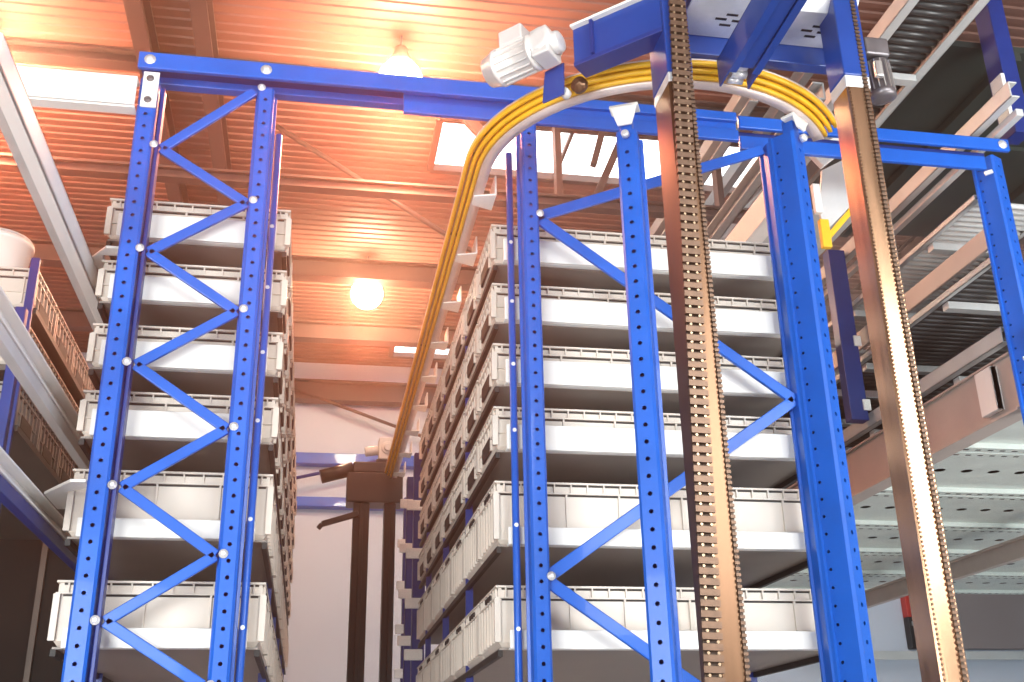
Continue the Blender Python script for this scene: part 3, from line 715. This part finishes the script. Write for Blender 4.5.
b = nb(); bar(b, PX(2.645, 4.25)+V3((0, -.03, 0)), PX(2.645, 4.42)+V3((0, -.03, 0)), .05, .03, (0, -1, 0)); obj('yellow_bracket', b, 'yellow', t, .003)
b = nb(); bar(b, PX(2.625, 4.46)+V3((0, -.03, 0)), PX(2.625, 4.64)+V3((0, -.03, 0)), .04, .03, (0, -1, 0)); obj('white_block', b, 'white', t, .003)
# dark sheet deck above
b = nb(); box(b, 3.36, 5.4, 4.66, 6.9, 5.52, 5.56); t = obj('platform_sheet', b, 'green'); tag(t, 'dark green sheet platform above the conveyors', 'platform')
b = nb()
for x in (3.9, 4.9): box(b, x-.03, x+.03, 4.66, 6.9, 5.46, 5.519)
box(b, 3.36, 5.4, 5.6, 5.68, 5.49, 5.519); sub('platform_rib', b, 'green', t)
# perforated mezzanine deck seen from below
t = thing('perforated_deck', 'pale perforated plank deck seen from below behind the outer mast', 'deck', (6, 7, 3.2))
yy = [4.42, 5.37, 6.32, 7.27, 8.22, 9.17, 10.12]
for i in range(6):
    b = nb(); y0, y1 = yy[i], yy[i+1]-.02; x0, x1 = 3.43, 8.2; zc = 3.31; sp = .18
    nxh = int((x1-x0)/sp)
    for k in range(nxh):        # plank pan with one large hole per bay
        c0 = V3((x0+(k+.5)*sp, (y0+y1)/2, zc)); W, Hh, r = sp, (y1-y0)-.16, .036
        sqd = [(1, 0), (1, 1), (0, 1), (-1, 1), (-1, 0), (-1, -1), (0, -1), (1, -1)]
        out = [b.verts.new(c0+V3((a*W/2, e*Hh/2, 0))) for a, e in sqd]; inn = [b.verts.new(c0+V3((math.cos(j*math.pi/4)*r, math.sin(j*math.pi/4)*r, 0))) for j in range(8)]
        for j in range(8):
            m_ = (j+1) % 8
            b.faces.new((out[j], out[m_], inn[m_], inn[j]))
    for ya, yb, z in ((y0, y0+.08, zc-.03), (y1-.08, y1, zc-.03)):
        box(b, x0, x1, ya, yb, z, z+.032)
    b2 = nb(); k = x0+.03
    while k < x1-.03:
        for ya in (y0+.04, y1-.04): box(b2, k, k+.03, ya-.008, ya+.008, zc-.0315, zc-.0295)
        k += .075
    obj('plank', b, 'deck', t, 0, False, [(b2, 'dark')])
b = nb(); box(b, 3.43, 8.2, 4.42, 10.1, 3.335, 3.38); obj('deck_top', b, 'dark', t)
t = thing('deck_edge_beam', 'beige beam slanting under the perforated deck', 'beam', (5, 8, 3.1))
b = nb(); box(b, 4.97, 5.03, 5.4, 10.1, 3.03, 3.15); obj('beam', b, 'beige', t, .003)
b = nb(); box(b, 4.93, 5.07, 5.4, 10.1, 3.15, 3.162); obj('flange', b, 'beige', t)
# far corner of the hall under the deck
b = nb(); box(b, 8.72, 12.5, 14.05, 14.19, 3.20, 4.1); struct('door_1', b, 'greywall')
b = nb(); box(b, 6.4, 12.5, 14.02, 14.045, 3.05, 3.16); struct('trim_%d' % (n+1), b, 'offwhite')
t = thing('hose_cabinet', 'narrow red and black box on the white wall behind the outer mast', 'cabinet', (8.15, 14.1, 3.2))
b = nb(); box(b, 8.06, 8.22, 14.06, 14.19, 3.20, 3.62); obj('lower_case', b, 'black', t, .01)
b = nb(); box(b, 8.06, 8.22, 14.06, 14.19, 3.62, 3.98); obj('upper_case', b, 'red', t, .01)
b = nb(); box(b, 8.10, 8.18, 14.045, 14.06, 3.50, 3.56); obj('latch', b, 'alu', t)

# ------------------------------------------------------------------ lamps of the hall and added fill lights
def area(name, loc, rot, sx, sy, e, col):
    l = bpy.data.lights.new(name, 'AREA'); l.shape = 'RECTANGLE'; l.size = sx; l.size_y = sy; l.energy = e; l.color = col
    o = bpy.data.objects.new(name, l); C.objects.link(o); o.location = loc; o.rotation_euler = rot; return o
def high_bay(x, y, z, label, e, col):
    t = thing('high_bay_lamp', label, 'lamp', (x, y, z), 'glowing high-bay lamps')
    b = nb(); lathe(b, (x, y, z), (0, 0, 1), [(.135, .10), (.14, .12), (.17, .11), (.24, .06), (.30, .05), (.31, .02)], 24); obj('lamp_cap', b, 'gun', t)
    b = nb(); lathe(b, (x, y, z), (0, 0, 1), [(.17*math.sin(a), .17*math.cos(a)) for a in [R(-90+15*k) for k in range(11)]], 24); obj('globe', b, 'lampglow', t)
    b = nb(); tube(b, (x, y, z+.30), (x, y, 7.0), .01, 8); obj('hanger', b, 'gun', t)
    l = bpy.data.lights.new('lamp_light', 'POINT'); l.energy = e; l.color = col; l.shadow_soft_size = .2
    o = bpy.data.objects.new('lamp_light', l); C.objects.link(o); o.location = (x, y, z-.40)
ORANGE = (1., .25, .13)
high_bay(.465, 6.97, 6.58, 'glowing high-bay lamp above the long top beam, nearer of the two lamps', 170, ORANGE)
high_bay(.420, 10.83, 6.55, 'glowing high-bay lamp over the aisle, farther of the two lamps', 95, ORANGE)
high_bay(-2.66, 7.2, 6.58, 'glowing high-bay lamp above the lanes at the picture corner', 250, ORANGE)
area('fill_light', (3.4, -2.6, 4.2), (R(84), 0, R(14)), 4, 2.4, 440, (1., .97, .95))  # added fill from the front, no fixture stands here
area('fill_light', (-3.0, -1.6, 1.9), (R(98), 0, R(-22)), 4, 3, 520, (1., .97, .95))
area('fill_light', (.5, -2.6, 5.8), (R(60), 0, 0), 7, 2, 60, (1., .97, .95))
area('fill_light', (6.2, .5, .9), (R(128), 0, R(-4)), 4, 3, 420, (1., .93, .90))  # added uplight that brightens the underside of the deck
area('roof_light', (5.5, 9.0, 6.3), (0, 0, 0), 4, 6, 150, (.95, .97, 1.))

w = bpy.data.worlds.new('world'); bpy.context.scene.world = w; w.use_nodes = True
vs = w.node_tree.nodes.new('ShaderNodeVolumeScatter'); vs.inputs['Density'].default_value = .021; vs.inputs['Color'].default_value = (1., .54, .40, 1); vs.inputs['Anisotropy'].default_value = .83
w.node_tree.links.new(vs.outputs[0], w.node_tree.nodes['World Output'].inputs['Volume'])      # haze added and tinted warm to spread the lamps' glow
bg = w.node_tree.nodes['Background']; bg.inputs[0].default_value = (.85, .9, 1., 1); bg.inputs[1].default_value = .55

sc = bpy.context.scene
sc.view_settings.view_transform = 'Standard'; sc.view_settings.look = 'None'
sc.view_settings.exposure = .15; sc.view_settings.gamma = 1.; sc.view_settings.use_curve_mapping = False
sc.cycles.use_denoising = True; sc.cycles.max_bounces = 6; sc.cycles.sample_clamp_indirect = 6.
